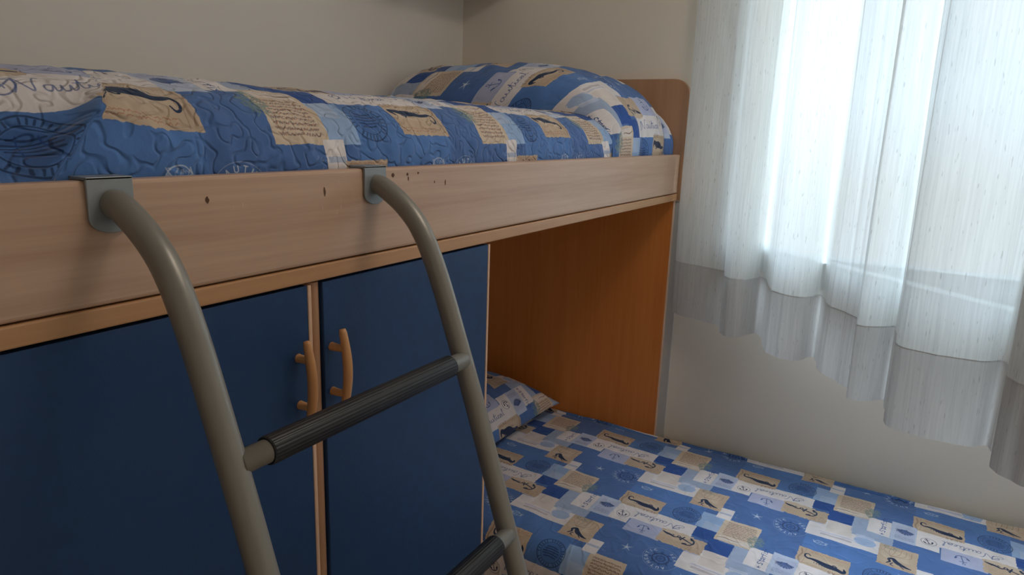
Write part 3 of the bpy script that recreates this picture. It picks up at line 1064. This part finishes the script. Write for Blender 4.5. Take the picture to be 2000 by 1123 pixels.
# upper pillow: under the turned-up quilt, its near end hangs down behind the rail
n_, m_ = 150, 230
cx0, cx1 = -.485, -.024
a = np.linspace(0, 1, n_)
tt = np.linspace(0, 1, m_)
A, B = np.meshgrid(a, tt, indexing='ij')
xc = cx0 + (cx1 - cx0) * A
crest = np.clip(1 - abs((A - .56) / .56) ** 2.8, 0, 1) ** .5 * (A < .56) + np.clip(1 - abs((A - .56) / .44) ** 3.2, 0, 1) ** .55 * (A >= .56)
# profile along y for a full-height slice and for the flat slice, mixed by the crest
pf1, s1 = drape_profile([(.0300, 1.352), (.0285, 1.375), (.031, 1.415), (.043, 1.455), (.066, 1.492), (.105, 1.530), (.165, 1.565), (.25, 1.590), (.38, 1.604), (.52, 1.604), (.65, 1.600), (.74, 1.590), (.783, 1.55), (.792, 1.47)], m_)
pf0, s0_ = drape_profile([(.0300, 1.352), (.0275, 1.365), (.0285, 1.385), (.0360, 1.408), (.055, 1.433), (.090, 1.453), (.145, 1.466), (.23, 1.4715), (.38, 1.4725), (.52, 1.472), (.65, 1.468), (.74, 1.458), (.78, 1.43), (.79, 1.40)], m_)
Yp = pf0[None, :, 0] * (1 - crest) + pf1[None, :, 0] * crest
Zp = pf0[None, :, 1] * (1 - crest) + pf1[None, :, 1] * crest
Sp = s0_[None, :] * (1 - crest) + s1[None, :] * crest
arcx = np.cumsum(np.r_[np.zeros((1, m_)), np.hypot(np.diff(xc, axis=0), np.diff(Zp, axis=0) * .8)], 0)
frontness = np.clip((.20 - Yp) / .16, 0, 1)
# soft folds on the hanging end, the first of them along the left edge
for (c0, wd, am) in ((.07, .045, .012), (.30, .07, .006), (.46, .05, -.005), (.66, .08, .007), (.88, .05, -.008), (.97, .03, .006)):
    bend = c0 + .10 * (Zp - 1.40)
    Yp = Yp - am * frontness * np.exp(-((A - bend) / wd) ** 2)
wr1 = (vnoise(A * 9, B * 14, 51, 3) - .5)
Zp = Zp + wr1 * .014 * np.clip(crest * 3, 0, 1) * np.clip(B * 6, 0, 1)
Yp = np.maximum(Yp - .004, .0225) + .0055 * np.exp(-(A / .03) ** 2)
Zp = Zp - .004 * np.exp(-(A / .03) ** 2)
V = np.stack([xc, Yp, Zp + .0022], -1)
UV = np.stack([.235 - arcx, -.110 - Sp], -1)
me = grid_mesh('pillow', V, UV)
bm = bmesh.new()
bm.from_mesh(me)
p1 = from_bm('pillow', bm, M['print'], None, True)
tag(p1, 'plump nautical patchwork pillow at the head of the upper bunk, hanging to the rail', 'pillow')

# ------------------------------------------------------------------ curtain
hem = [(-.050, -.020), (-.066, -.055), (-.100, -.120), (-.128, -.188), (-.165, -.200), (-.219, -.219), (-.216, -.262), (-.160, -.284), (-.135, -.300), (-.190, -.318), (-.300, -.350), (-.338, -.415), (-.310, -.444), (-.262, -.462),
       (-.300, -.480), (-.388, -.492), (-.440, -.545), (-.455, -.568), (-.500, -.566), (-.537, -.576), (-.525, -.615), (-.500, -.636), (-.560, -.640), (-.640, -.646), (-.668, -.690), (-.674, -.775), (-.640, -.811), (-.680, -.820), (-.757, -.812), (-.790, -.850), (-.795, -.890), (-.755, -.880), (-.700, -.850), (-.735, -.900), (-.800, -.915), (-.750, -.930), (-.715, -.905), (-.76, -.96), (-.80, -1.03)]
H = catmull(hem, 14)
# resample evenly
d = np.r_[0, np.cumsum(np.hypot(*np.diff(H, axis=0).T))]
NS = 720
sv = np.linspace(0, d[-1], NS)
H = np.column_stack([np.interp(sv, d, H[:, 0]), np.interp(sv, d, H[:, 1])])
k_ = np.ones(9) / 9
Hs = np.column_stack([np.convolve(np.pad(H[:, i], 4, 'edge'), k_, 'valid') for i in (0, 1)])
base_ = np.column_stack([np.interp(sv, [0, d[-1]], [-.050, -.780]), np.interp(sv, [0, d[-1]], [-.045, -1.02])])
ZH, ZS, ZTOP = .878, 1.042, 2.30
nrm = np.array([-.755, .656])


def curtain_part(name, z0, z1, nz, off, mat, parent):
    zz = np.linspace(z0, z1, nz)
    V = np.zeros((NS, nz, 3))
    for j, z in enumerate(zz):
        f = np.clip((z - ZH) / (ZTOP - ZH), 0, 1)
        keep = 1 - .14 * f                                # folds are shallower towards the heading
        P = base_ + (Hs - base_) * keep
        am = .007 * (1 - .5 * f)
        rip = 1.5 * am * (vnoise(sv * 16, np.full(NS, z * 1.6), 61, 2) - .5) * 2 + .0035 * (vnoise(sv * 60, np.full(NS, z * 1.2), 62, 2) - .5) * 2
        P = P + nrm[None] * (rip[:, None] + off)
        V[:, j, :2] = P
        V[:, j, 2] = z + (.004 * (vnoise(sv * 7, sv * 0, 63, 2) - .5) * 2 if name != 'x' else 0)
    U = np.stack(np.meshgrid(sv, zz, indexing='ij'), -1)
    return link_mesh(name, grid_mesh(name, V, U), mat, parent, True)


cur = thing('curtain', 'sheer white slub curtain hanging in deep folds before the open window', 'curtain', (-.40, -.5, ZH))
tag(curtain_part('voile_panel', ZS - .002, ZTOP, 110, 0, M['voile'], cur), 'thin see-through voile')
tag(curtain_part('hem_band', ZH, ZS, 22, .0006, M['voile_hem'], cur), 'doubled opaque hem of the curtain')
tk = thing('curtain_rod', 'slim white curtain rod above the frame, carrying the sheer curtain', 'curtain rod', (-.4, -.5, ZTOP))
bm = bmesh.new()
add_tube(bm, [(-.03, -.02, ZTOP + .004), (-.82, -1.06, ZTOP + .004)], .008, 16)
from_bm('rod', bm, M['white_pvc'], tk, True)
bm = bmesh.new()
add_tube(bm, [(-.045, -.04, ZTOP + .012), (-.045, -.04, ZC)], .005, 10)
from_bm('rod_hanger', bm, M['white_pvc'], tk, True)
bm = bmesh.new()
add_tube(bm, [(-.80, -1.03, ZTOP + .012), (-.80, -1.03, ZC)], .005, 10)
from_bm('rod_hanger', bm, M['white_pvc'], tk, True)

# ------------------------------------------------------------------ wall shelf above the bunk (its underside just shows)
sh = box('wall_shelf', -.62, -.002, .645, .8195, 1.853, 1.875, M['shelf'], bevel=.001)
tag(sh, 'narrow wooden wall shelf high on the back wall, at the corner above the upper pillow', 'shelf')
